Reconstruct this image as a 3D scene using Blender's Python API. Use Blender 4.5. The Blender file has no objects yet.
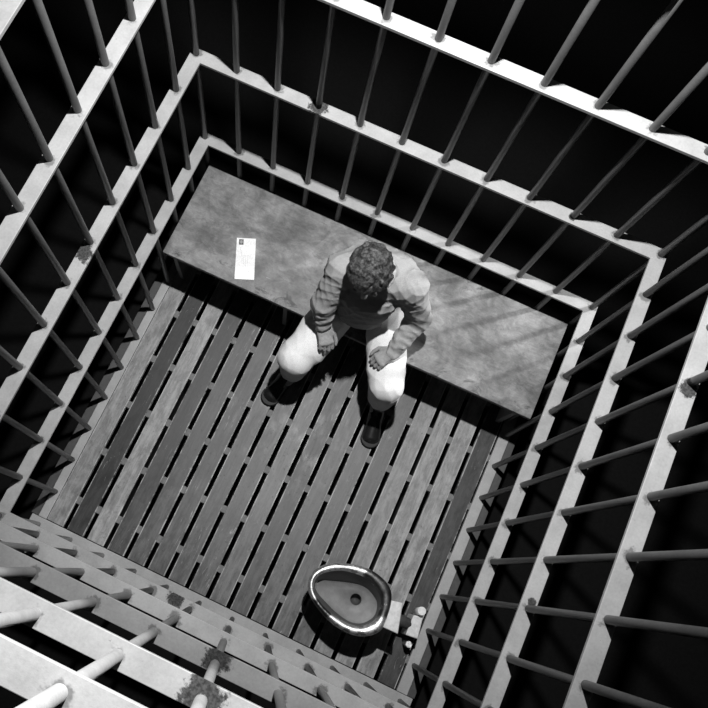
import bpy, bmesh, math, random
import numpy as np
from mathutils import Vector, Matrix
random.seed(7); np.random.seed(7)
K = 0.19                      # one bar spacing in metres; the cell is 11 x 11 spacings
scene = bpy.context.scene
COL = scene.collection

# ------------------------------------------------------------------ camera
cam = bpy.data.cameras.new('camera'); camo = bpy.data.objects.new('camera', cam); COL.objects.link(camo)
CR = ((0.9054435, 0.4235852, 0.0273422), (0.4169274, -0.8754271, -0.2445384))
right = Vector(CR[0]).normalized(); down = Vector(CR[1]); down = (down - right*down.dot(right)).normalized()
fwd = right.cross(down)
m = Matrix.Identity(4)
for i in range(3):
    m[i][0] = right[i]; m[i][1] = -down[i]; m[i][2] = -fwd[i]
m.translation = Vector((5.9052, -9.5632, 24.0512))*K
camo.matrix_world = m
cam.sensor_width = 36; cam.lens = 840.2*36/708
cam.shift_x = (354-274.7)/708; cam.shift_y = (357.9-354)/708
cam.clip_start = 0.05
scene.camera = camo

# ------------------------------------------------------------------ world, lights, exposure
w = bpy.data.worlds.new('night'); scene.world = w; w.use_nodes = True
w.node_tree.nodes['Background'].inputs[0].default_value = (1, 1, 1, 1)
w.node_tree.nodes['Background'].inputs[1].default_value = 0.003
scene.view_settings.view_transform = 'Standard'; scene.view_settings.look = 'None'
scene.view_settings.gamma = 1; scene.view_settings.use_curve_mapping = False
scene.view_settings.exposure = 0.0

def spot(name, loc, aim, watts, angle, blend, radius):
    l = bpy.data.lights.new(name, 'SPOT'); l.energy = watts; l.spot_size = math.radians(angle)
    l.spot_blend = blend; l.shadow_soft_size = radius
    o = bpy.data.objects.new(name, l); COL.objects.link(o)
    o.location = Vector(loc)*K
    o.rotation_euler = (Vector(aim)-Vector(loc)).to_track_quat('-Z', 'Y').to_euler()
    return o
spot('key_spot', (5.0, -1.4, 24.0), (5.6, -2.6, 0), 830, 92, 1.0, 0.05)
spot('side_spot', (21, 9.3, 9.5), (8.4, -1.0, 3.8), 680, 19, 0.5, 0.10)
spot('front_spot', (5.0, -4.6, 21.5), (4.8, -11.0, 16.6), 300, 40, 0.2, 0.05)

# ------------------------------------------------------------------ material helpers
class NB:
    def __init__(s, name):
        s.m = bpy.data.materials.new(name); s.m.use_nodes = True
        s.t = s.m.node_tree; s.b = s.t.nodes['Principled BSDF']
    def n(s, typ, ins=None, **kw):
        n = s.t.nodes.new(typ)
        for k, v in kw.items(): setattr(n, k, v)
        for k, v in (ins or {}).items():
            if hasattr(v, 'is_output') or isinstance(v, bpy.types.NodeSocket): s.t.links.new(v, n.inputs[k])
            else: n.inputs[k].default_value = v
        return n
    def math(s, op, a, b=0.0, c=0.0, clamp=False):
        return s.n('ShaderNodeMath', {0: a, 1: b, 2: c}, operation=op, use_clamp=clamp).outputs[0]
    def noise(s, vec, scale, detail=4, rough=0.6, dist=0.0):
        return s.n('ShaderNodeTexNoise', {'Vector': vec, 'Scale': scale, 'Detail': detail, 'Roughness': rough, 'Distortion': dist}).outputs[0]
    def ramp(s, v, lo, hi, a=0.0, b=1.0):
        return s.n('ShaderNodeMapRange', {0: v, 1: lo, 2: hi, 3: a, 4: b}, interpolation_type='SMOOTHSTEP').outputs[0]
    def scale(s, vec, sc):
        return s.n('ShaderNodeMapping', {0: vec, 3: sc}).outputs[0]
    def mix(s, f, a, b):
        return s.n('ShaderNodeMix', {0: f, 2: a, 3: b}).outputs[0]
    def obj(s): return s.n('ShaderNodeTexCoord').outputs['Object']
    def pos(s): return s.n('ShaderNodeNewGeometry').outputs['Position']
    def link(s, v, name): s.t.links.new(v, s.b.inputs[name])
    def bump(s, h, strength, dist=0.002):
        s.link(s.n('ShaderNodeBump', {'Strength': strength, 'Distance': dist, 'Height': h}).outputs[0], 'Normal')
    def grey(s, v):
        c = s.n('ShaderNodeCombineColor', {0: v, 1: v, 2: v}); s.link(c.outputs[0], 'Base Color')

def flat(name, g, rough=0.6, metal=0.0, spec=0.3, bump=0.0, bscale=60):
    b = NB(name)
    v = b.noise(b.obj(), bscale, 3)
    b.grey(b.ramp(v, 0.3, 0.7, g*0.86, g*1.1))
    b.b.inputs['Roughness'].default_value = rough; b.b.inputs['Metallic'].default_value = metal
    b.b.inputs['Specular IOR Level'].default_value = spec
    if bump: b.bump(v, bump)
    return b.m

# places where the paint has come off in a ragged patch (x, y, z in spacings, radius)
PATCHES = [(6.02, -10.9, 11.19, 0.22), (6.0, -10.95, 14.6, 0.24), (3.0, 0, 7.5, 0.22), (11, -7.85, 7.5, 0.10),
           (0, -5.25, 7.5, 0.2), (4.6, -10.9, 3.8, 0.2), (11.0, -4.1, 11.2, 0.16), (1.2, -10.9, 11.15, 0.14), (9.0, 0, 7.5, .1)]
def paint(name, g, holes):
    b = NB(name); P = b.pos(); O = b.obj()
    soft = b.noise(P, 9, 5, 0.65)
    fine = b.noise(P, 120, 3)
    v = b.ramp(soft, 0.3, 0.75, g*1.05, g*0.82)
    v = b.math('MULTIPLY', v, b.ramp(fine, 0.3, 0.75, 1.04, 0.93))
    specks = b.ramp(b.noise(b.scale(P, (1, 1, 1)), 38, 6, 0.75), 0.66, 0.72)
    rust = b.math('MULTIPLY', specks, 0.7)
    ragged = b.noise(P, 34, 6, 0.78)
    for (x, y, z, r) in PATCHES:
        d = b.n('ShaderNodeVectorMath', {0: P, 1: (x*K, y*K, z*K)}, operation='DISTANCE').outputs['Value']
        d = b.math('ADD', b.math('DIVIDE', d, r*K), b.math('MULTIPLY', b.math('SUBTRACT', ragged, 0.5), 2.4))
        rust = b.math('MAXIMUM', rust, b.ramp(d, 0.75, 1.1, 1, 0))
    if holes:                                       # grime collected around the weld where each bar passes
        sep = b.n('ShaderNodeSeparateXYZ', {0: O})
        fx = b.math('DIVIDE', sep.outputs[0], K)
        fx = b.math('SUBTRACT', fx, b.math('ROUND', fx)); fy = b.math('DIVIDE', sep.outputs[1], K)
        d = b.math('SQRT', b.math('ADD', b.math('MULTIPLY', fx, fx), b.math('MULTIPLY', fy, fy)))
        d = b.math('ADD', d, b.math('MULTIPLY', b.math('SUBTRACT', b.noise(P, 17, 4, .7), 0.5), 0.5))
        rust = b.math('MAXIMUM', rust, b.ramp(d, 0.06, 0.13, 0.65, 0))
    v = b.mix(rust, v, b.ramp(fine, .3, .7, g*.05, g*.20))
    b.grey(v); b.link(b.mix(rust, 0.45, 0.85), 'Roughness')
    b.b.inputs['Specular IOR Level'].default_value = 0.35
    b.bump(b.math('SUBTRACT', fine, rust), 0.25, 0.0015)
    return b.m
M_RAIL = paint('painted_rail', 0.36, True)
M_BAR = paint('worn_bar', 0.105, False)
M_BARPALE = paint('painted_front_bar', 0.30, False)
M_PLATE = paint('sole_plate_paint', 0.36, False)

def plank_mat():
    b = NB('worn_plank'); P = b.pos()
    col = b.n('ShaderNodeObjectInfo').outputs['Color']
    tone = b.n('ShaderNodeSeparateColor', {0: col}).outputs[0]
    blotch = b.noise(b.scale(P, (22, 9, 10)), 1.0, 6, 0.72, .3); grain = b.noise(b.scale(P, (90, 3, 20)), 1.0, 5, 0.65)
    pits = b.ramp(b.noise(P, 60, 5, .78), 0.58, 0.70)
    k = b.math('MULTIPLY', b.ramp(blotch, 0.32, 0.68, 0.62, 1.28), b.ramp(grain, 0.32, 0.68, 0.86, 1.12))
    v = b.math('MULTIPLY', tone, k)
    v = b.mix(b.math('MULTIPLY', pits, 0.7), v, 0.015)
    ox = b.math('ABSOLUTE', b.n('ShaderNodeSeparateXYZ', {0: b.obj()}).outputs[0])     # paint rubbed off along the arrises
    wear = b.math('MULTIPLY', b.ramp(ox, PW/2-.007, PW/2-.0025), b.ramp(b.noise(P, 9, 5, .75), .38, .6))
    v = b.mix(b.math('MULTIPLY', wear, .75), v, .55)
    # pale scuffs, in streaks
    sc = b.ramp(b.noise(b.scale(P, (60, 9, 10)), 1.0, 6, 0.75, 1.2), 0.58, 0.70)
    sc = b.math('MULTIPLY', sc, b.ramp(b.noise(P, 3.6, 3), 0.47, 0.6))
    v = b.mix(b.math('MULTIPLY', sc, 0.6), v, 0.6)
    b.grey(v)
    b.link(b.ramp(blotch, 0.3, 0.7, 0.38, 0.58), 'Roughness'); b.b.inputs['Specular IOR Level'].default_value = 0.3
    b.bump(b.math('ADD', grain, pits), 0.18, 0.0012)
    return b.m
PW = 0.505*K
M_PLANK = plank_mat()

def bench_mat():
    b = NB('stained_bench_steel'); P = b.pos()
    big = b.noise(P, 4.5, 6, 0.62, 0.4); mid = b.noise(b.scale(P, (14, 20, 14)), 1, 6, 0.7, 0.8); fine = b.noise(P, 140, 3)
    brush = b.noise(b.n('ShaderNodeMapping', {0: P, 2: (0, 0, 0.5), 3: (16, 130, 10)}).outputs[0], 1, 4, .65)
    v = b.ramp(big, 0.32, 0.68, 0.10, 0.25)
    v = b.math('MULTIPLY', v, b.ramp(mid, 0.33, 0.68, 0.72, 1.18))
    v = b.math('MULTIPLY', v, b.ramp(fine, 0.3, 0.7, 0.94, 1.05))
    v = b.math('MULTIPLY', v, b.ramp(brush, 0.3, 0.7, 0.93, 1.07))
    dark = b.ramp(b.noise(b.scale(P, (9, 14, 9)), 1, 6, 0.75, 0.6), 0.54, 0.66)
    yy = b.n('ShaderNodeSeparateXYZ', {0: P}).outputs[1]
    edge = b.math('MAXIMUM', b.ramp(yy, -2.9*K, -2.2*K, 1, 0.0), b.ramp(yy, -0.7*K, 0, 0.0, 0.8))   # grime worn in along the edges
    v = b.mix(b.math('MULTIPLY', dark, b.math('ADD', 0.4, b.math('MULTIPLY', edge, 0.55))), v, 0.05)
    scr = b.ramp(b.noise(b.n('ShaderNodeMapping', {0: P, 2: (0, 0, 0.9), 3: (18, 170, 10)}).outputs[0], 1, 3, 0.6, 0.5), 0.70, 0.76)
    scr = b.math('MULTIPLY', scr, b.ramp(b.noise(P, 3.2, 2), 0.5, 0.62))
    v = b.mix(b.math('MULTIPLY', scr, 0.6), v, 0.45)
    b.grey(v); b.link(b.ramp(mid, 0.3, 0.7, 0.45, 0.65), 'Roughness'); b.b.inputs['Specular IOR Level'].default_value = 0.3
    b.bump(b.math('ADD', fine, mid), 0.1, 0.001)
    return b.m
M_BENCH = bench_mat()
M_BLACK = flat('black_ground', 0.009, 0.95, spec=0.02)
M_STEELDARK = flat('dark_steel', 0.06, 0.5, spec=0.3, bump=.1)
M_JOIST = flat('joist_timber', 0.16, 0.7, bump=0.2)
M_BRACKET = flat('bracket_steel', 0.2, 0.5)

# ------------------------------------------------------------------ object helpers
def link(name, me, mat, parent=None, loc=None, rotz=None):
    o = bpy.data.objects.new(name, me); COL.objects.link(o)
    if mat and not me.materials: me.materials.append(mat)
    if parent: o.parent = parent
    if loc is not None: o.location = loc
    if rotz is not None: o.rotation_euler = (0, 0, rotz)
    return o
def empty(name, loc=(0, 0, 0), label=None, cat=None, kind=None, group=None):
    o = bpy.data.objects.new(name, None); COL.objects.link(o); o.location = loc; o.empty_display_size = 0.1
    if label: o['label'] = label
    if cat: o['category'] = cat
    if kind: o['kind'] = kind
    if group: o['group'] = group
    return o
def finish(bm, name, smooth=False):
    bmesh.ops.recalc_face_normals(bm, faces=bm.faces[:])
    me = bpy.data.meshes.new(name); bm.to_mesh(me); bm.free()
    if smooth: me.polygons.foreach_set('use_smooth', [True]*len(me.polygons))
    return me
def add_box(bm, lo, hi, bev=0.0, seg=1):
    lo = Vector(lo); hi = Vector(hi)
    r = bmesh.ops.create_cube(bm, size=1.0)
    for v in r['verts']:
        v.co = Vector((lo[i] + (v.co[i]+0.5)*(hi[i]-lo[i]) for i in range(3)))
    if bev:
        ed = list({e for v in r['verts'] for e in v.link_edges})
        bmesh.ops.bevel(bm, geom=ed, offset=bev, segments=seg, profile=0.5, affect='EDGES')
def box_mesh(name, lo, hi, bev=0.0, seg=1):
    bm = bmesh.new(); add_box(bm, lo, hi, bev, seg); return finish(bm, name)
def tube_mesh(name, a, b, r, n=16, r2=None, bev=0.0):
    bm = bmesh.new(); a = Vector(a); b = Vector(b); d = b-a
    res = bmesh.ops.create_cone(bm, cap_ends=True, segments=n, radius1=r, radius2=r if r2 is None else r2, depth=d.length)
    M = Matrix.Translation((a+b)/2) @ d.to_track_quat('Z', 'Y').to_matrix().to_4x4()
    bmesh.ops.transform(bm, matrix=M, verts=bm.verts[:])
    me = finish(bm, name)
    for p in me.polygons: p.use_smooth = len(p.vertices) == 4
    return me

# ------------------------------------------------------------------ ground and floor
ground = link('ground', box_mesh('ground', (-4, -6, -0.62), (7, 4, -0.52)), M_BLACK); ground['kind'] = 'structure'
floor = empty('floor', (0, 0, 0), kind='structure')
TONES = [.24, .035, .27, .065, .095, .095, .11, .115, .145, .095, .125, .125, .11, .22, .255, .26, .05]
Y0, Y1 = -10.74*K, -0.12*K
pl_me = box_mesh('plank', (-PW/2, 0, -0.028), (PW/2, Y1-Y0, 0), 0.0022, 2)
for i, t in enumerate(TONES):
    x = (0.14 + 0.632*i)*K + PW/2
    o = link('plank', pl_me, M_PLANK, floor, (x, Y0, random.uniform(-0.0015, 0)))
    o.color = (t, t, t, 1)
j_me = box_mesh('joist', (0.12*K, -0.105*K, -0.075), (10.83*K, 0.105*K, -0.006), 0.002)
for i in range(7):
    link('joist', j_me, M_JOIST, floor, (0, (-0.78-1.52*i)*K, 0))
for lo, hi in (((-0.12, -10.75), (0.125, -0.0)), ((10.815, -10.75), (11.12, 0))):
    link('sole_plate', box_mesh('sole_plate', (lo[0]*K, lo[1]*K, -0.03), (hi[0]*K, hi[1]*K, 0), 0.0025, 2), M_PLATE, floor)
link('sole_plate', box_mesh('sole_plate', (-0.3*K, -11.25*K, -0.03), (11.3*K, -10.76*K, 0), 0.0025, 2), M_PLATE, floor)
link('sole_plate', box_mesh('sole_plate', (-0.3*K, 0.002, -0.03), (11.3*K, 0.25*K, 0), 0.0025, 2), M_PLATE, floor)
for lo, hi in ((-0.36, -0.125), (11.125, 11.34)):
    link('edge_strip', box_mesh('edge_strip', (lo*K, -10.75*K, -0.05), (hi*K, 0, -0.006), 0.002), M_STEELDARK, floor)  # darker strip, slightly lower, along each side plate's outer edge
# bearers that carry the joists on the ground
for x in (1.654, 5.446, 9.238):
    link('bearer', box_mesh('bearer', ((x-.12)*K, -11.1*K, -0.52), ((x+.12)*K, 0.1*K, -0.0755)), M_STEELDARK, floor)

# ------------------------------------------------------------------ barred walls
H = [3.77, 7.5, 11.19, 14.6, 17.4, 21.0]
FY = -10.96
RB = 0.070*K; HI, HO = 0.175*K, 0.138*K; TH = 0.075*K
TOPZ = 21.3*K
bar_me = tube_mesh('bar', (0, 0, 0), (0, 0, TOPZ), RB, 18)
bar_front = tube_mesh('bar', (0, 0, 0), (0, 0, TOPZ), RB, 18)
rail_back = box_mesh('rail', (-HO, -HI, -TH), (11*K+HO, HO, 0), 0.0015, 2)
rail_front = box_mesh('rail', (-HO, -HO, -TH), (11*K+HO, HI, 0), 0.0015, 2)
rail_left = box_mesh('rail', (0.1*K, -HO, -TH), (-FY*K-0.1*K, HI, -0.0005), 0.0015, 2)
rail_right = box_mesh('rail', (0.1*K, -HI, -TH), (-FY*K-0.1*K, HO, -0.0005), 0.0015, 2)
def barred_wall(name, origin, rotz, along, me, ks, bm_, mat, heights=None):
    root = empty(name, (origin[0]*K, origin[1]*K, 0), kind='structure')
    root.rotation_euler = (0, 0, rotz)
    for h in heights or H: link('rail', me, M_RAIL, root, (0, 0, h*K))
    for k in ks: link('bar', bm_, mat, root, (k*along*K, 0, 0), random.uniform(0, 6))
    return root
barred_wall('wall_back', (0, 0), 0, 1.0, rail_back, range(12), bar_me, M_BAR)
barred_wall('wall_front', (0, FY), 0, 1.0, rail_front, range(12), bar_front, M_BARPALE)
barred_wall('wall_left', (0, 0), -math.pi/2, -FY/11, rail_left, range(1, 11), bar_me, M_BAR)
barred_wall('wall_right', (11, 0), -math.pi/2, -FY/11, rail_right, range(1, 11), bar_me, M_BAR, H[:3]+[15.3]+H[4:])

for n_, l_, c_ in (('wall_back', 'barred wall of round bars and flat steel rails behind the bench', 'wall'),
                   ('wall_front', 'barred wall facing the bench, with paint flaked off its rails', 'wall'),
                   ('wall_left', 'barred side wall at the bench end with the envelope', 'wall'),
                   ('wall_right', 'barred side wall beside the steel toilet', 'wall'),
                   ('floor', 'slatted floor of worn light and dark planks', 'floor'),
                   ('ground', 'black ground in the dark beneath the slatted floor', 'ground')):
    bpy.data.objects[n_]['label'] = l_; bpy.data.objects[n_]['category'] = c_

# ------------------------------------------------------------------ bench
BZ = 2.4*K
bench = empty('bench', (5.5*K, -1.45*K, 0.0), 'long stained grey steel bench bolted along the barred wall', 'bench')
def rel(root, me):      # meshes are written in world metres; move them under the thing's base
    me.transform(Matrix.Translation(-root.location)); return me
link('bench_top', rel(bench, box_mesh('bench_top', (0.085*K, -2.97*K, BZ-0.03), (10.915*K, -0.08*K, BZ), 0.003, 2)), M_BENCH, bench)
for x in (0.35, 3.75, 7.3, 10.6):
    bm = bmesh.new()
    prof = [(-2.75, 0.002/K), (-2.35, 0.002/K), (-1.2, 2.0), (-2.84, 2.0)]
    vs = [[bm.verts.new(((x+dx)*K, y*K, min(z*K, BZ-0.031))) for (y, z) in prof] for dx in (-0.06, 0.06)]
    bm.faces.new(vs[0]); bm.faces.new(vs[1][::-1])
    for i in range(4):
        j = (i+1) % 4; bm.faces.new((vs[0][j], vs[0][i], vs[1][i], vs[1][j]))
    link('support_bracket', rel(bench, finish(bm, 'support_bracket')), M_BRACKET, bench)

for x0, x1 in ((0.1, 0.16), (10.84, 10.9)):
    link('end_panel', rel(bench, box_mesh('end_panel', (x0*K, -2.6*K, 0.002), (x1*K, -0.1*K, BZ-0.031), 0.001)), M_BRACKET, bench)
link('light_blocker', rel(bench, box_mesh('light_blocker', (0.17*K, -0.17*K, 0.002), (10.83*K, -0.11*K, BZ-0.031), 0.001)), M_STEELDARK, bench)  # unseen panel added to stop side light leaking under the bench

# ------------------------------------------------------------------ envelope
def quad_prism(name, pts, z0, z1):
    bm = bmesh.new()
    a = [bm.verts.new((x*K, y*K, z0)) for x, y in pts]; b = [bm.verts.new((x*K, y*K, z1)) for x, y in pts]
    bm.faces.new(a[::-1]); bm.faces.new(b)
    for i in range(len(pts)):
        j = (i+1) % len(pts); bm.faces.new((a[i], a[j], b[j], b[i]))
    return finish(bm, name)
EC = np.array([[1.744, -1.723], [2.228, -1.523], [2.691, -2.624], [2.2, -2.828]])
env = empty('envelope', (2.18*K, -2.1*K, BZ), 'stamped white letter envelope lying on the bench', 'envelope')
M_PAPER = flat('white_paper', 0.8, 0.8, spec=0.1, bscale=200)
M_INK = flat('grey_ink', 0.3, 0.8, spec=0.1)
M_STAMP = flat('dark_stamp', 0.10, 0.7, spec=0.1)
def ep(u, v):          # u across the short side, v down the long side
    return tuple(EC[0]*(1-u)*(1-v) + EC[1]*u*(1-v) + EC[2]*u*v + EC[3]*(1-u)*v)
def erect(u0, u1, v0, v1): return [ep(u0, v0), ep(u0, v1), ep(u1, v1), ep(u1, v0)]
link('envelope_paper', rel(env, quad_prism('envelope_paper', erect(0, 1, 0, 1), BZ+0.0005, BZ+0.0025)), M_PAPER, env)
st = link('stamp', rel(env, quad_prism('stamp', erect(.12, .36, .03, .165), BZ+0.0025, BZ+0.003)), M_STAMP, env); st['label'] = 'dark printed postage stamp'
link('stamp_portrait', rel(env, quad_prism('stamp_portrait', [ep(.24+.08*math.cos(a), .095+.045*math.sin(a)) for a in np.linspace(0, 2*math.pi, 13)[:-1][::-1]], BZ+0.003, BZ+0.0033)), M_INK, env)
bm = bmesh.new()
rr = random.Random(3)
def scribble(u, v0, v1):       # one line of handwriting running along the envelope
    v = v0
    while v < v1:
        L = rr.uniform(.03, .06)
        p = [ep(u+dx, vv) for dx, vv in ((-.012, v), (.012, v), (.012, v+L*.75), (-.012, v+L*.75))]
        bm.faces.new([bm.verts.new((x*K, y*K, BZ+0.0028)) for x, y in p]); v += L
for u, a, b_ in ((.22, .22, .27), (.62, .42, .62), (.52, .42, .7), (.42, .42, .6), (.3, .3, .42), (.33, .5, .58), (.72, .75, .83)): scribble(u, a, b_)
hw = link('handwriting', rel(env, finish(bm, 'handwriting')), flat('faint_ink', .5, .8, spec=.1), env); hw['kind'] = 'stuff'

# ------------------------------------------------------------------ toilet
M_CHROME = NB('polished_steel'); _b = M_CHROME
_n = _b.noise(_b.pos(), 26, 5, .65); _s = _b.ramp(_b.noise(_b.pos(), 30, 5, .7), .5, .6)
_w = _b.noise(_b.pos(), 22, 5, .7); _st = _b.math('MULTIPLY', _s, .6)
for (_x, _y, _r) in ((9.3, -8.55, .55), (8.85, -8.35, .3), (7.95, -9.7, .35), (9.5, -9.0, .3)):     # dark patches painted in where the rim loses its highlight
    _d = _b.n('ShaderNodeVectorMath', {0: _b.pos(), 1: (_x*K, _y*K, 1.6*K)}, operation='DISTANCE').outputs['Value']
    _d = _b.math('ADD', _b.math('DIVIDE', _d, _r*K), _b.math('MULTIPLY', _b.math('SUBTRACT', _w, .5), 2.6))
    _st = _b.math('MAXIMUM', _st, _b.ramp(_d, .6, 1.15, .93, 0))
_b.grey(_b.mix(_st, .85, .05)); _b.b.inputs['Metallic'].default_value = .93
_b.link(_b.ramp(_n, .3, .7, .3, .55), 'Roughness'); _b.bump(_n, .35, .005)
M_CHROME = _b.m
M_WALLSHADE = flat('shaded_wall_steel', 0.05, 0.35, spec=.5)  # shade of the bowl's inner wall, put into its colour
M_PAN = flat('matt_steel_pan', 0.17, 0.55, metal=0.2, spec=.3, bscale=30)
OUT = [(7.4, -9.29),(7.36, -9.06),(7.44, -8.8),(7.69, -8.55),(8.06, -8.38),(8.42, -8.27),(8.77, -8.24),(9.12, -8.31),(9.38, -8.45),(9.5, -8.64),(9.56, -8.88),(9.58, -9.15),(9.58, -9.49),(9.38, -9.74),(9.12, -9.88),(8.83, -9.93),(8.46, -9.91),(8.09, -9.8),(7.73, -9.62),(7.49, -9.44)]
INN = [(7.54, -9.22),(7.55, -8.97),(7.74, -8.77),(8.06, -8.58),(8.43, -8.5),(8.75, -8.5),(9.04, -8.62),(9.25, -8.8),(9.33, -9.06),(9.32, -9.34),(9.19, -9.52),(9.02, -9.65),(8.76, -9.71),(8.48, -9.69),(8.13, -9.63),(7.79, -9.48)]
PAN = [(7.59, -9.16),(7.71, -9.02),(7.99, -8.91),(8.35, -8.78),(8.72, -8.69),(9.02, -8.73),(9.24, -8.86),(9.34, -9.05),(9.34, -9.29),(9.16, -9.53),(8.96, -9.63),(8.73, -9.65),(8.37, -9.58),(8.03, -9.46),(7.73, -9.33)]
NT = 72
def ring(pts, c=(8.55, -9.1)):
    """resample a closed outline at equal angles round c, smoothly"""
    p = np.array(pts); n = len(p); dense = []
    for i in range(n):
        a, b_, c_, d_ = p[i-1], p[i], p[(i+1) % n], p[(i+2) % n]
        for t in np.linspace(0, 1, 20, endpoint=False):
            dense.append(.5*(2*b_ + (c_-a)*t + (2*a-5*b_+4*c_-d_)*t*t + (3*b_-a-3*c_+d_)*t**3))
    dense = np.array(dense)-np.array(c); ang = np.arctan2(dense[:, 1], dense[:, 0]); r = np.hypot(dense[:, 0], dense[:, 1])
    o = np.argsort(ang); ang = ang[o]; r = r[o]
    q = np.linspace(-math.pi, math.pi, NT, endpoint=False)
    rr_ = np.interp(q, np.r_[ang-2*math.pi, ang, ang+2*math.pi], np.r_[r, r, r])
    rr_ = (np.roll(rr_, 1)+2*rr_+np.roll(rr_, -1))/4
    return np.stack([c[0]+rr_*np.cos(q), c[1]+rr_*np.sin(q)], 1)
def loft(name, rings, cap_first=False, cap_last=False):
    bm = bmesh.new(); vs = [[bm.verts.new((x*K, y*K, z*K)) for x, y in r] for r, z in rings]; n = len(vs[0])
    for a, b_ in zip(vs, vs[1:]):
        for i in range(n):
            j = (i+1) % n; bm.faces.new((a[i], a[j], b_[j], b_[i]))
    if cap_first: bm.faces.new(vs[0][::-1])
    if cap_last: bm.faces.new(vs[-1])
    return finish(bm, name, True)
ro, ri, rp = ring(OUT), ring(INN), ring(PAN)
cc = np.array((8.62, -9.1))
def sc(r, f, c=cc): return c+(r-c)*f
lo = lambda a, b_, t: a*(1-t)+b_*t
toilet = empty('toilet', (8.6*K, -9.1*K, 0), 'seatless polished steel prison toilet with egg-shaped bowl', 'toilet')
FZ = 0.002/K
pedc = np.array((9.0, -9.05))
rings = [(sc(ro, .50, pedc), FZ), (sc(ro, .52, pedc), .25), (sc(ro, .56, pedc), .55), (sc(ro, .70), .85), (sc(ro, .88), 1.2), (sc(ro, .955), 1.42)]
for i in range(9):                     # rolled rim
    a = math.radians(205 - i*25.0)
    t = .5-.5*math.cos(math.radians(i*22.5))
    z = 1.52+.16*math.sin(math.pi*i/8)**.7
    rings.append((lo(ro, ri, t), z))
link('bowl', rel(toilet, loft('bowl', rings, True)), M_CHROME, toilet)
link('inner_wall', rel(toilet, loft('inner_wall', [(ri, 1.521), (lo(ri, rp, .2), 1.4), (lo(ri, rp, .6), 1.15), (lo(ri, rp, .97), .99)])), M_WALLSHADE, toilet)
hc = np.array((8.75, -9.07)); q = np.linspace(-math.pi, math.pi, NT, endpoint=False)
circ = lambda r: np.stack([hc[0]+r*np.cos(q), hc[1]+r*np.sin(q)], 1)
link('pan', rel(toilet, loft('pan', [(sc(rp, 1.01), 1.01), (sc(rp, .9), .98), (lo(rp, circ(.15), .5), .965), (circ(.165), .95), (circ(.148), .935)])), M_PAN, toilet)
dr = link('drain', rel(toilet, loft('drain', [(circ(.149), .936), (circ(.142), .9), (circ(.14), .65), (circ(.001), .6)])), M_STEELDARK, toilet)
def poly_prism(name, pts, z0, z1, bev=0.0):
    me = quad_prism(name, pts, z0*K, z1*K)
    if bev:
        bm = bmesh.new(); bm.from_mesh(me); bmesh.ops.bevel(bm, geom=bm.edges[:], offset=bev, segments=2, profile=.5, affect='EDGES'); me = finish(bm, name)
    return me
M_BRUSH = flat('brushed_steel', .6, .5, metal=.25, spec=.4, bump=.15, bscale=45)
link('neck', rel(toilet, poly_prism('neck', [(9.55, -9.42), (9.99, -9.41), (9.81, -8.65), (9.45, -8.73)], .8, 1.6, .004)), M_BRUSH, toilet)
link('inlet_pipe', rel(toilet, tube_mesh('inlet_pipe', (9.72*K, -9.05*K, .95*K), (10.45*K, -9.05*K, .62*K), .15*K, 20)), M_STEELDARK, toilet)
link('wall_flange', rel(toilet, poly_prism('wall_flange', [(10.32, -9.34), (10.66, -9.30), (10.58, -8.72), (10.32, -8.78)], FZ, .82, .005)), M_BRUSH, toilet)
link('flush_valve', rel(toilet, tube_mesh('flush_valve', (10.45*K, -8.66*K, .3*K), (10.45*K, -8.60*K, 1.0*K), .11*K, 18)), M_BRUSH, toilet)
bl = link('bolt', rel(toilet, tube_mesh('bolt', (10.55*K, -9.52*K, FZ*K), (10.55*K, -9.52*K, .55*K), .09*K, 6)), M_CHROME, toilet)

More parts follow.
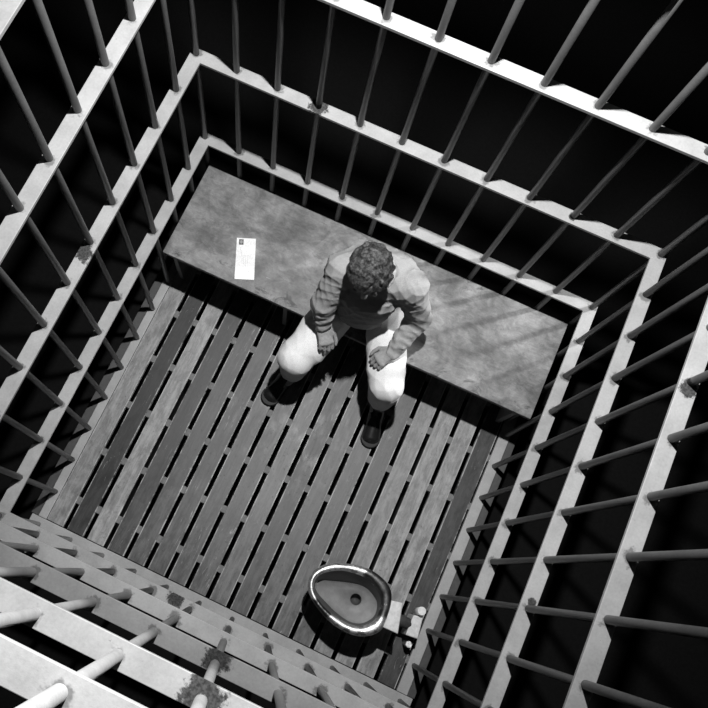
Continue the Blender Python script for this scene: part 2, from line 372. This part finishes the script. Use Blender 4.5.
# ------------------------------------------------------------------ sculpting by distance field (surface nets)
class Field:
    def __init__(s, lo, hi, h):
        s.h = h; s.lo = np.array(lo, float); s.n = np.ceil((np.array(hi)-s.lo)/h).astype(int)+1
        s.F = np.full(s.n, 0.04, np.float32)
    def _sub(s, lo, hi, mar):
        a = np.clip(np.floor((lo-mar-s.lo)/s.h).astype(int), 0, s.n-1); b = np.clip(np.ceil((hi+mar-s.lo)/s.h).astype(int)+1, 1, s.n)
        g = np.meshgrid(*[(s.lo[i]+s.h*np.arange(a[i], b[i])).astype(np.float32) for i in range(3)], indexing='ij', sparse=True)
        return tuple(slice(a[i], b[i]) for i in range(3)), g
    def _put(s, sl, d, k, op='add'):
        A = s.F[sl]
        if op == 'cut': s.F[sl] = np.maximum(A, -d); return
        if k > 0:
            hh = np.clip(.5+.5*(A-d)/k, 0, 1); s.F[sl] = A+(d-A)*hh-k*hh*(1-hh)
        else: s.F[sl] = np.minimum(A, d)
    def seg(s, a, b, r0, r1, k=.01, side=None, flat0=None, flat1=None, fold=None, op='add'):
        """tapered limb; side/flat give an elliptical section (r across side, flat across the third axis)"""
        a = np.array(a, float); b = np.array(b, float); d = b-a; L = np.linalg.norm(d); d = d/L
        R = max(r0, r1, flat0 or 0, flat1 or 0)
        sl, (X, Y, Z) = s._sub(np.minimum(a, b)-R, np.maximum(a, b)+R, .035)
        px, py, pz = X-a[0], Y-a[1], Z-a[2]
        t0 = px*d[0]+py*d[1]+pz*d[2]; t = np.clip(t0/L, 0, 1); e = t0-t*L
        u = np.array(side if side is not None else ((1, 0, 0) if abs(d[0]) < .8 else (0, 1, 0)), float); u = u-d*u.dot(d); u /= np.linalg.norm(u); w_ = np.cross(d, u)
        pu = px*u[0]+py*u[1]+pz*u[2]; pw = px*w_[0]+py*w_[1]+pz*w_[2]
        ru = r0+(r1-r0)*t
        f0 = r0 if flat0 is None else flat0; f1 = r1 if flat1 is None else flat1; rw = f0+(f1-f0)*t
        rm = np.minimum(ru, rw)
        D = (np.sqrt((pu/ru)**2+(pw/rw)**2+(e/rm)**2)-1)*rm
        if fold:
            amp, n, tw, ph = fold; ang = np.arctan2(pw, pu)
            D = D - amp*(np.sin(6.283*n*t+tw*np.sin(ang+ph)+ph)+.6*np.sin(6.283*n*1.7*t+1.9*tw*np.sin(ang*1.0+2*ph+1)+2.1*ph))*(1.0)
        s._put(sl, D.astype(np.float32), k, op)
    def ell(s, c, ax, rad, k=.01, op='add'):
        """ellipsoid; ax = three unit axes"""
        c = np.array(c, float); R = max(rad); sl, (X, Y, Z) = s._sub(c-R, c+R, .035)
        q = 0
        for A, r in zip(ax, rad):
            q = q+(((X-c[0])*A[0]+(Y-c[1])*A[1]+(Z-c[2])*A[2])/r)**2
        D = (np.sqrt(q)-1)*min(rad)
        s._put(sl, D.astype(np.float32), k, op)
    def halfspace(s, p, n):      # keep what lies on the far side of p along -n
        g = np.meshgrid(*[(s.lo[i]+s.h*np.arange(s.n[i])).astype(np.float32) for i in range(3)], indexing='ij', sparse=True)
        D = (g[0]-p[0])*n[0]+(g[1]-p[1])*n[1]+(g[2]-p[2])*n[2]
        s.F = np.maximum(s.F, D)
    def wave(s, comps, ridge=False):          # cloth creases: add sums of warped sines near the surface
        g = np.meshgrid(*[(s.lo[i]+s.h*np.arange(s.n[i])).astype(np.float32) for i in range(3)], indexing='ij', sparse=True)
        for amp, kx, ky, kz, ph in comps:
            wv = np.sin(g[0]*31+1.3*ph)+np.sin(g[1]*27+ph)+np.sin(g[2]*23+2*ph)
            sn = np.sin(g[0]*kx+g[1]*ky+g[2]*kz+ph+.9*wv)
            s.F = s.F+(amp*(2*np.sqrt(np.abs(sn)+.02)-1.3 if ridge else sn)).astype(np.float32)
    def mesh(s, name, smooth=2):
        F = s.F; sg = F < 0
        n = np.array(F.shape); cn = n-1
        cnt = np.zeros(cn, np.int8)
        for i in (0, 1):
            for j in (0, 1):
                for k in (0, 1): cnt += sg[i:i+cn[0], j:j+cn[1], k:k+cn[2]]
        act = np.argwhere((cnt > 0) & (cnt < 8)); idx = np.full(cn, -1, np.int32); idx[tuple(act.T)] = np.arange(len(act))
        acc = np.zeros((len(act), 3)); num = np.zeros(len(act))
        C = [(i, j, k) for i in (0, 1) for j in (0, 1) for k in (0, 1)]
        for a in C:
            for b in C:
                if sum(abs(x-y) for x, y in zip(a, b)) == 1 and a < b:
                    fa = F[tuple((act+a).T)]; fb = F[tuple((act+b).T)]; x = (fa < 0) != (fb < 0)
                    t = np.where(x, fa/np.where(fa == fb, 1, fa-fb), 0)
                    acc += np.where(x[:, None], np.array(a)+t[:, None]*(np.array(b)-np.array(a)), 0); num += x
        V = s.lo+s.h*(act+acc/num[:, None])
        Q = []
        for ax in range(3):
            o1, o2 = [(1, 2), (2, 0), (0, 1)][ax]
            s0 = [slice(None)]*3; s1 = [slice(None)]*3; s0[ax] = slice(0, -1); s1[ax] = slice(1, None)
            d = np.argwhere(sg[tuple(s0)] != sg[tuple(s1)])
            ok = (d[:, o1] > 0) & (d[:, o2] > 0) & (d[:, o1] < cn[o1]) & (d[:, o2] < cn[o2]); d = d[ok]
            e1 = np.eye(3, dtype=int)[o1]; e2 = np.eye(3, dtype=int)[o2]
            q = np.stack([idx[tuple((d-e1-e2).T)], idx[tuple((d-e2).T)], idx[tuple(d.T)], idx[tuple((d-e1).T)]], 1)
            fl = ~sg[tuple(d.T)]; q[fl] = q[fl][:, ::-1]; Q.append(q)
        Q = np.concatenate(Q); Q = Q[(Q >= 0).all(1)]
        for _ in range(smooth):
            sm = np.zeros_like(V); c = np.zeros(len(V))
            for a, b in ((0, 1), (1, 2), (2, 3), (3, 0)):
                for p, q in ((a, b), (b, a)):
                    np.add.at(sm, Q[:, p], V[Q[:, q]]); np.add.at(c, Q[:, p], 1)
            V = V*.5+.5*sm/np.maximum(c, 1)[:, None]
        me = bpy.data.meshes.new(name)
        me.vertices.add(len(V)); me.vertices.foreach_set('co', V.astype(np.float32).ravel())
        me.loops.add(Q.size); me.loops.foreach_set('vertex_index', Q.astype(np.int32).ravel())
        me.polygons.add(len(Q)); me.polygons.foreach_set('loop_start', np.arange(0, Q.size, 4, dtype=np.int32))
        me.polygons.foreach_set('use_smooth', np.ones(len(Q), bool)); me.update(calc_edges=True); me.validate()
        return me

# ------------------------------------------------------------------ the person
def P(x, y, z): return np.array((x, y, z), float)*K
def unit(v): v = np.array(v, float); return v/np.linalg.norm(v)
shL, elL, wrL = P(4.90, -2.36, 5.25), P(4.78, -2.98, 4.15), P(4.96, -3.28, 3.3)
shR, elR, wrR = P(6.55, -2.06, 5.25), P(7.08, -2.22, 3.85), P(6.88, -3.08, 3.24)
hipL, knL, anL = P(5.25, -1.75, 2.95), P(4.63, -4.12, 2.44), P(4.60, -3.96, .45)
hipR, knR, anR = P(6.23, -1.65, 2.95), P(7.11, -3.76, 2.44), P(7.22, -3.70, .45)
pel, chest, neckb = P(5.73, -1.48, 3.0), P(5.70, -1.92, 4.50), P(5.66, -2.12, 5.48)
hd = P(5.53, -2.48, 6.08)
up = unit((.02, -.46, .88)); side = unit((.98, .16, .06)); side = unit(side-up*side.dot(up)); face = -np.cross(side, up)*-1
face = np.cross(up, side); 
if face[1] > 0: face = -face
person = empty('person', (5.7*K, -2.9*K, 0), 'seated person in grey shirt and pale trousers, head bowed', 'person')

M_SKIN = flat('skin', 0.27, 0.5, spec=.3, bscale=90, bump=.05)
M_SHIRT = flat('grey_cotton_shirt', 0.33, 0.85, spec=.1, bump=.15, bscale=260)
M_COLLAR = flat('shirt_collar', 0.5, 0.85, spec=.1)
M_TROUSER = flat('pale_cotton_trousers', 0.72, 0.85, spec=.1, bump=.12, bscale=240)
M_HAIR = NB('short_dark_hair'); _b = M_HAIR
_h = _b.noise(_b.pos(), 95, 4, .7); _b.grey(_b.ramp(_h, .35, .72, .012, .12)); _b.b.inputs['Roughness'].default_value = .5; _b.b.inputs['Specular IOR Level'].default_value = .4
_b.bump(_h, .7, .006); M_HAIR = _b.m
M_LEATHER = flat('black_leather', 0.012, 0.22, spec=.5, bscale=50, bump=.05)
M_SOLE = flat('black_rubber_sole', 0.01, 0.6)

FD = np.zeros(3)
B = Field(P(3.9, -4.9, 0.12), P(8.0, -0.7, 6.9), .0036)
sx = unit((.985, .17, 0))
# trunk and limbs (under the clothes)
B.seg(pel, chest, .115, .135, .03, sx, .085, .09); B.seg(chest, neckb, .135, .10, .03, sx, .09, .065)
for sh, el, wr in ((shL, elL, wrL), (shR, elR, wrR)):
    B.seg(neckb-np.array((0, 0, .03)), sh, .06, .055, .02); B.seg(sh, el, .05, .04, .01); B.seg(el, wr, .038, .027, .01)
for hp, kn, an in ((hipL, knL, anL), (hipR, knR, anR)):
    B.seg(hp, kn, .07, .055, .02); B.seg(kn, an, .052, .034, .01); B.ell(an+np.array((0, -.03, -.02)), np.eye(3), (.034, .07, .03), .02)
# neck and head
B.seg(neckb, hd-up*.03, .062, .055, .02)
B.ell(hd+up*.025-face*.01, (side, face, up), (.081, .100, .091), .012)
B.ell(hd-up*.035+face*.025, (side, face, up), (.060, .070, .085), .02)         # face and jaw
B.ell(hd-up*.105+face*.065, (side, face, up), (.026, .022, .020), .02)         # chin
B.seg(hd-up*.005+face*.098, hd-up*.045+face*.118, .009, .014, .008)             # nose
B.ell(hd-up*.050+face*.108, (side, face, up), (.017, .012, .009), .006)
B.seg(hd+up*.012+face*.090-side*.045, hd+up*.012+face*.090+side*.045, .010, .010, .012)   # brow
for s_ in (-1, 1):
    B.ell(hd-up*.008+face*.097+side*s_*.030, (side, face, up), (.014, .010, .009), .0, op='cut')
    B.ell(hd-up*.008+face*.086+side*s_*.030, (side, face, up), (.013, .012, .012), .002)  # eyes
    B.ell(hd-up*.015-face*.008+side*s_*.080, (side, face, up), (.009, .018, .031), .004)  # ears
    B.ell(hd-up*.03+face*.062+side*s_*.045, (side, face, up), (.02, .02, .022), .015)   # cheeks
B.seg(hd-up*.078+face*.093-side*.02, hd-up*.078+face*.093+side*.02, .007, .007, .005)     # lips
B.seg(hd-up*.088+face*.090-side*.016, hd-up*.088+face*.090+side*.016, .007, .007, .005)
# hands: palm, four fingers in three bent joints, thumb from the side of the palm
def hand(wr, d, n, thumb_sign, curl):
    d = unit(d); n = unit(np.array(n)-d*np.array(n).dot(d)); s_ = unit(np.cross(n, d))*thumb_sign   # s_ points to the thumb side
    B.seg(wr, wr+d*.03, .027, .03, .01, s_, .021, .019)
    B.seg(wr+d*.025, wr+d*.085, .033, .040, .01, s_, .017, .015)
    for i, (off, L) in enumerate(((.030, .92), (.010, 1.0), (-.011, .95), (-.031, .76))):
        p = wr+d*(.088-.004*abs(i-1))+s_*off; a = curl[0]
        for Ls, r, da in ((.042*L, .0095, curl[1]), (.028*L, .0088, curl[2]), (.021*L, .0078, 0)):
            v = d*math.cos(a)-n*math.sin(a); B.seg(p, p+v*Ls, r, r*.93, .0025); p = p+v*Ls; a += da
    p = wr+d*.028+s_*.030-n*.004; v = unit(d*.75+s_*.62-n*.2); B.seg(p, p+v*.036, .0135, .0115, .008); p = p+v*.036
    v = unit(d*.95+s_*.12-n*.25); B.seg(p, p+v*.030, .0110, .0098, .002); p = p+v*.030
    v = unit(d*.9-s_*.15-n*.35); B.seg(p, p+v*.022, .0098, .0082, .002)
hand(wrL, (.60, -.74, -.30), (.25, -.1, 1), 1, (.6, 1.15, .95))
hand(wrR, (-.55, -.76, -.30), (-.25, -.1, 1), -1, (.6, 1.15, .95))
g = np.meshgrid(*[(B.lo[i]+B.h*np.arange(B.n[i])).astype(np.float32) for i in range(3)], indexing='ij', sparse=True)
B.F = np.maximum(B.F, np.minimum(BZ+.012-g[2], g[1]+3.02*K+0*g[2]))       # nothing sinks into the seat
body = link('body', rel(person, B.mesh('body', 1)), M_SKIN, person); body['label'] = 'bare hands, neck and face'

# shirt
SH = Field(P(3.9, -4.2, 2.1), P(8.1, -0.5, 6.1), .0046)
SH.seg(pel-np.array((0, 0, .03)), chest, .172, .188, .03, sx, .118, .128)
SH.seg(P(5.70, -2.52, 3.3), P(5.68, -2.5, 4.6), .125, .15, .04, sx, .085, .09)
SH.seg(chest, neckb-np.array((0, 0, .07)), .185, .175, .03, sx, .118, .10)
SH.ell(P(5.72, -1.93, 4.85), (sx, np.cross((0,0,1), sx), (0,0,1)), (.200, .125, .15), .03)
SH.seg(chest+np.array((0, .01, .05)), neckb-np.array((0, 0, .01)), .15, .07, .03, sx, .105, .075)
for sh, el, wr, s_ in ((shL, elL, wrL, 0.4), (shR, elR, wrR, 1.9)):
    SH.seg(neckb-np.array((0, 0, .045)), sh+np.array((0, 0, -.01)), .075, .078, .03)
    SH.seg(sh, el, .073, .062, .022, fold=(.0014, 2.3, 2.9, s_))
    d = unit(wr-el)
    SH.seg(el, wr-d*.035, .061, .047, .02, fold=(.0020, 2.7, 3.3, s_+1))
    SH.seg(wr-d*.045, wr+d*.012, .041, .040, .004)
SH.wave([(.0026, 28, 22, 34, .3), (.0024, -34, 18, 40, 1.7), (.0018, 52, -30, 44, 2.2), (.0014, 30, 70, -20, 4.0)], True)
SH.halfspace((0, 0, BZ+.012), (0, 0, -1))
shirt = link('shirt', rel(person, SH.mesh('shirt', 1)), M_SHIRT, person); shirt['label'] = 'long-sleeved grey cotton shirt'
# collar: a folded band round the neck
CF = Field(neckb-.16, neckb+.16, .004)
nc = neckb+np.array((-.008, -.022, .030)); na = unit(hd-neckb); c1 = unit(np.cross(na, (0, 1, 0))); c2 = np.cross(na, c1)
ringp = [nc+c1*.073*math.cos(a)+c2*.076*math.sin(a)-na*.012*math.sin(a) for a in np.linspace(0, 2*math.pi, 25)]
for a, b_ in zip(ringp, ringp[1:]):
    CF.seg(a+na*.012, b_+na*.012, .009, .009, .004); CF.seg((a-nc)*1.12+nc-na*.012, (b_-nc)*1.12+nc-na*.012, .009, .009, .012)
collar = link('collar', rel(person, CF.mesh('collar', 1)), M_COLLAR, person)

# trousers
TR = Field(P(3.7, -4.9, .3), P(8.1, -0.5, 3.6), .0048)
TR.seg(pel-np.array((.07, 0, .035)), pel-np.array((-.07, 0, .035)), .125, .125, .03)
for hp, kn, an, s_ in ((hipL, knL, anL, .7), (hipR, knR, anR, 2.6)):
    TR.seg(hp+(kn-hp)*.25+np.array((.03 if hp[0] < 5.7*K else -.03, 0, -.02)), hp+(kn-hp)*.85+np.array((.055 if hp[0] < 5.7*K else -.045, .0, -.012)), .085, .062, .04)
    TR.seg(hp, kn, .106, .088, .03, fold=(.0026, 2.2, 1.5, s_))
    TR.seg(kn, an+np.array((0, 0, .02)), .086, .07, .02, fold=(.0045, 3.0, 1.2, s_+2))
TR.wave([(.0016, 26, 14, 18, .9), (.0012, -38, 22, 24, 2.0), (.0010, 50, 44, -20, 3.2)], True)
TR.halfspace(P(0, 0, .52), (0, 0, -1))
TR.halfspace(P(0, 0, 3.45), (0, 0, 1))
# the seat is pressed flat on the bench
g = np.meshgrid(*[(TR.lo[i]+TR.h*np.arange(TR.n[i])).astype(np.float32) for i in range(3)], indexing='ij', sparse=True)
TR.F = np.maximum(TR.F, np.minimum(BZ+.004-g[2], g[1]+3.02*K+0*g[2]))
trousers = link('trousers', rel(person, TR.mesh('trousers', 1)), M_TROUSER, person); trousers['label'] = 'pale cotton trousers'

# hair
HF = Field(hd-.16, hd+.17, .004)
HF.ell(hd+up*.030-face*.018, (side, face, up), (.096, .110, .100), .01)
HF.ell(hd-up*.025-face*.04, (side, face, up), (.073, .06, .06), .02)
HF.ell(hd-up*.075+face*.085, (side, face, up), (.12, .09, .10), .0, op='cut')
HF.wave([(.0016,)+tuple(np.random.uniform(-170, 170, 3))+(np.random.uniform(0, 6),) for _ in range(12)])
hair = link('hair', rel(person, HF.mesh('hair', 1)), M_HAIR, person); hair['label'] = 'short dark wavy hair'

# shoes
def shoe(heel, toe):
    heel = np.array(heel, float); toe = np.array(toe, float); d = toe-heel; L = np.linalg.norm(d); d /= L; s_ = np.array((-d[1], d[0], 0)); zz = np.array((0, 0, 1.))
    F = Field(np.minimum(heel, toe)-.1+np.array((0, 0, 0)), np.maximum(heel, toe)+np.array((.1, .1, .2)), .0036)
    F.seg(heel+d*.045+zz*.045, heel+d*.12+zz*.05, .034, .036, .02, s_, .045, .042)
    F.seg(heel+d*.10+zz*.035, heel+d*(L-.055)+zz*.022, .038, .048, .03, s_, .045, .032)
    F.seg(heel+d*.055+zz*.06, heel+d*.06+zz*.125, .036, .044, .02, s_, .044, .05)
    F.halfspace((0, 0, .020), (0, 0, -1))
    up_ = link('shoe', rel(person, F.mesh('shoe', 1)), M_LEATHER, person); up_['label'] = 'black polished leather shoe'
    S = Field(np.minimum(heel, toe)-.1, np.maximum(heel, toe)+np.array((.1, .1, .1)), .0036)
    S.seg(heel+d*.045+zz*.012, heel+d*.13+zz*.012, .041, .038, .01, s_, .06, .06); S.seg(heel+d*.12+zz*.012, heel+d*(L-.053)+zz*.012, .038, .054, .02, s_, .06, .06)
    S.halfspace((0, 0, .002), (0, 0, -1)); S.halfspace((0, 0, .024), (0, 0, 1))
    link('sole', rel(person, S.mesh('sole', 0)), M_SOLE, up_)
    bm = bmesh.new()
    for i in range(4):
        c = heel+d*(.118+.019*i)+zz*(.088-.009*i); a = c-s_*.022; b_ = c+s_*.022+d*.004
        for p0, p1 in ((a-zz*.006, c+zz*.004), (c+zz*.004, b_-zz*.006)):
            dd = Vector(p1-p0); r = bmesh.ops.create_cone(bm, cap_ends=True, segments=6, radius1=.0025, radius2=.0025, depth=dd.length)
            bmesh.ops.transform(bm, matrix=Matrix.Translation(Vector((p0+p1)/2)) @ dd.to_track_quat('Z', 'Y').to_matrix().to_4x4(), verts=r['verts'])
    link('laces', rel(person, finish(bm, 'laces')), M_SOLE, up_)
shoe(P(4.66, -3.70, 0), P(4.24, -5.17, 0))
shoe(P(7.18, -3.50, 0), P(7.50, -5.06, 0))
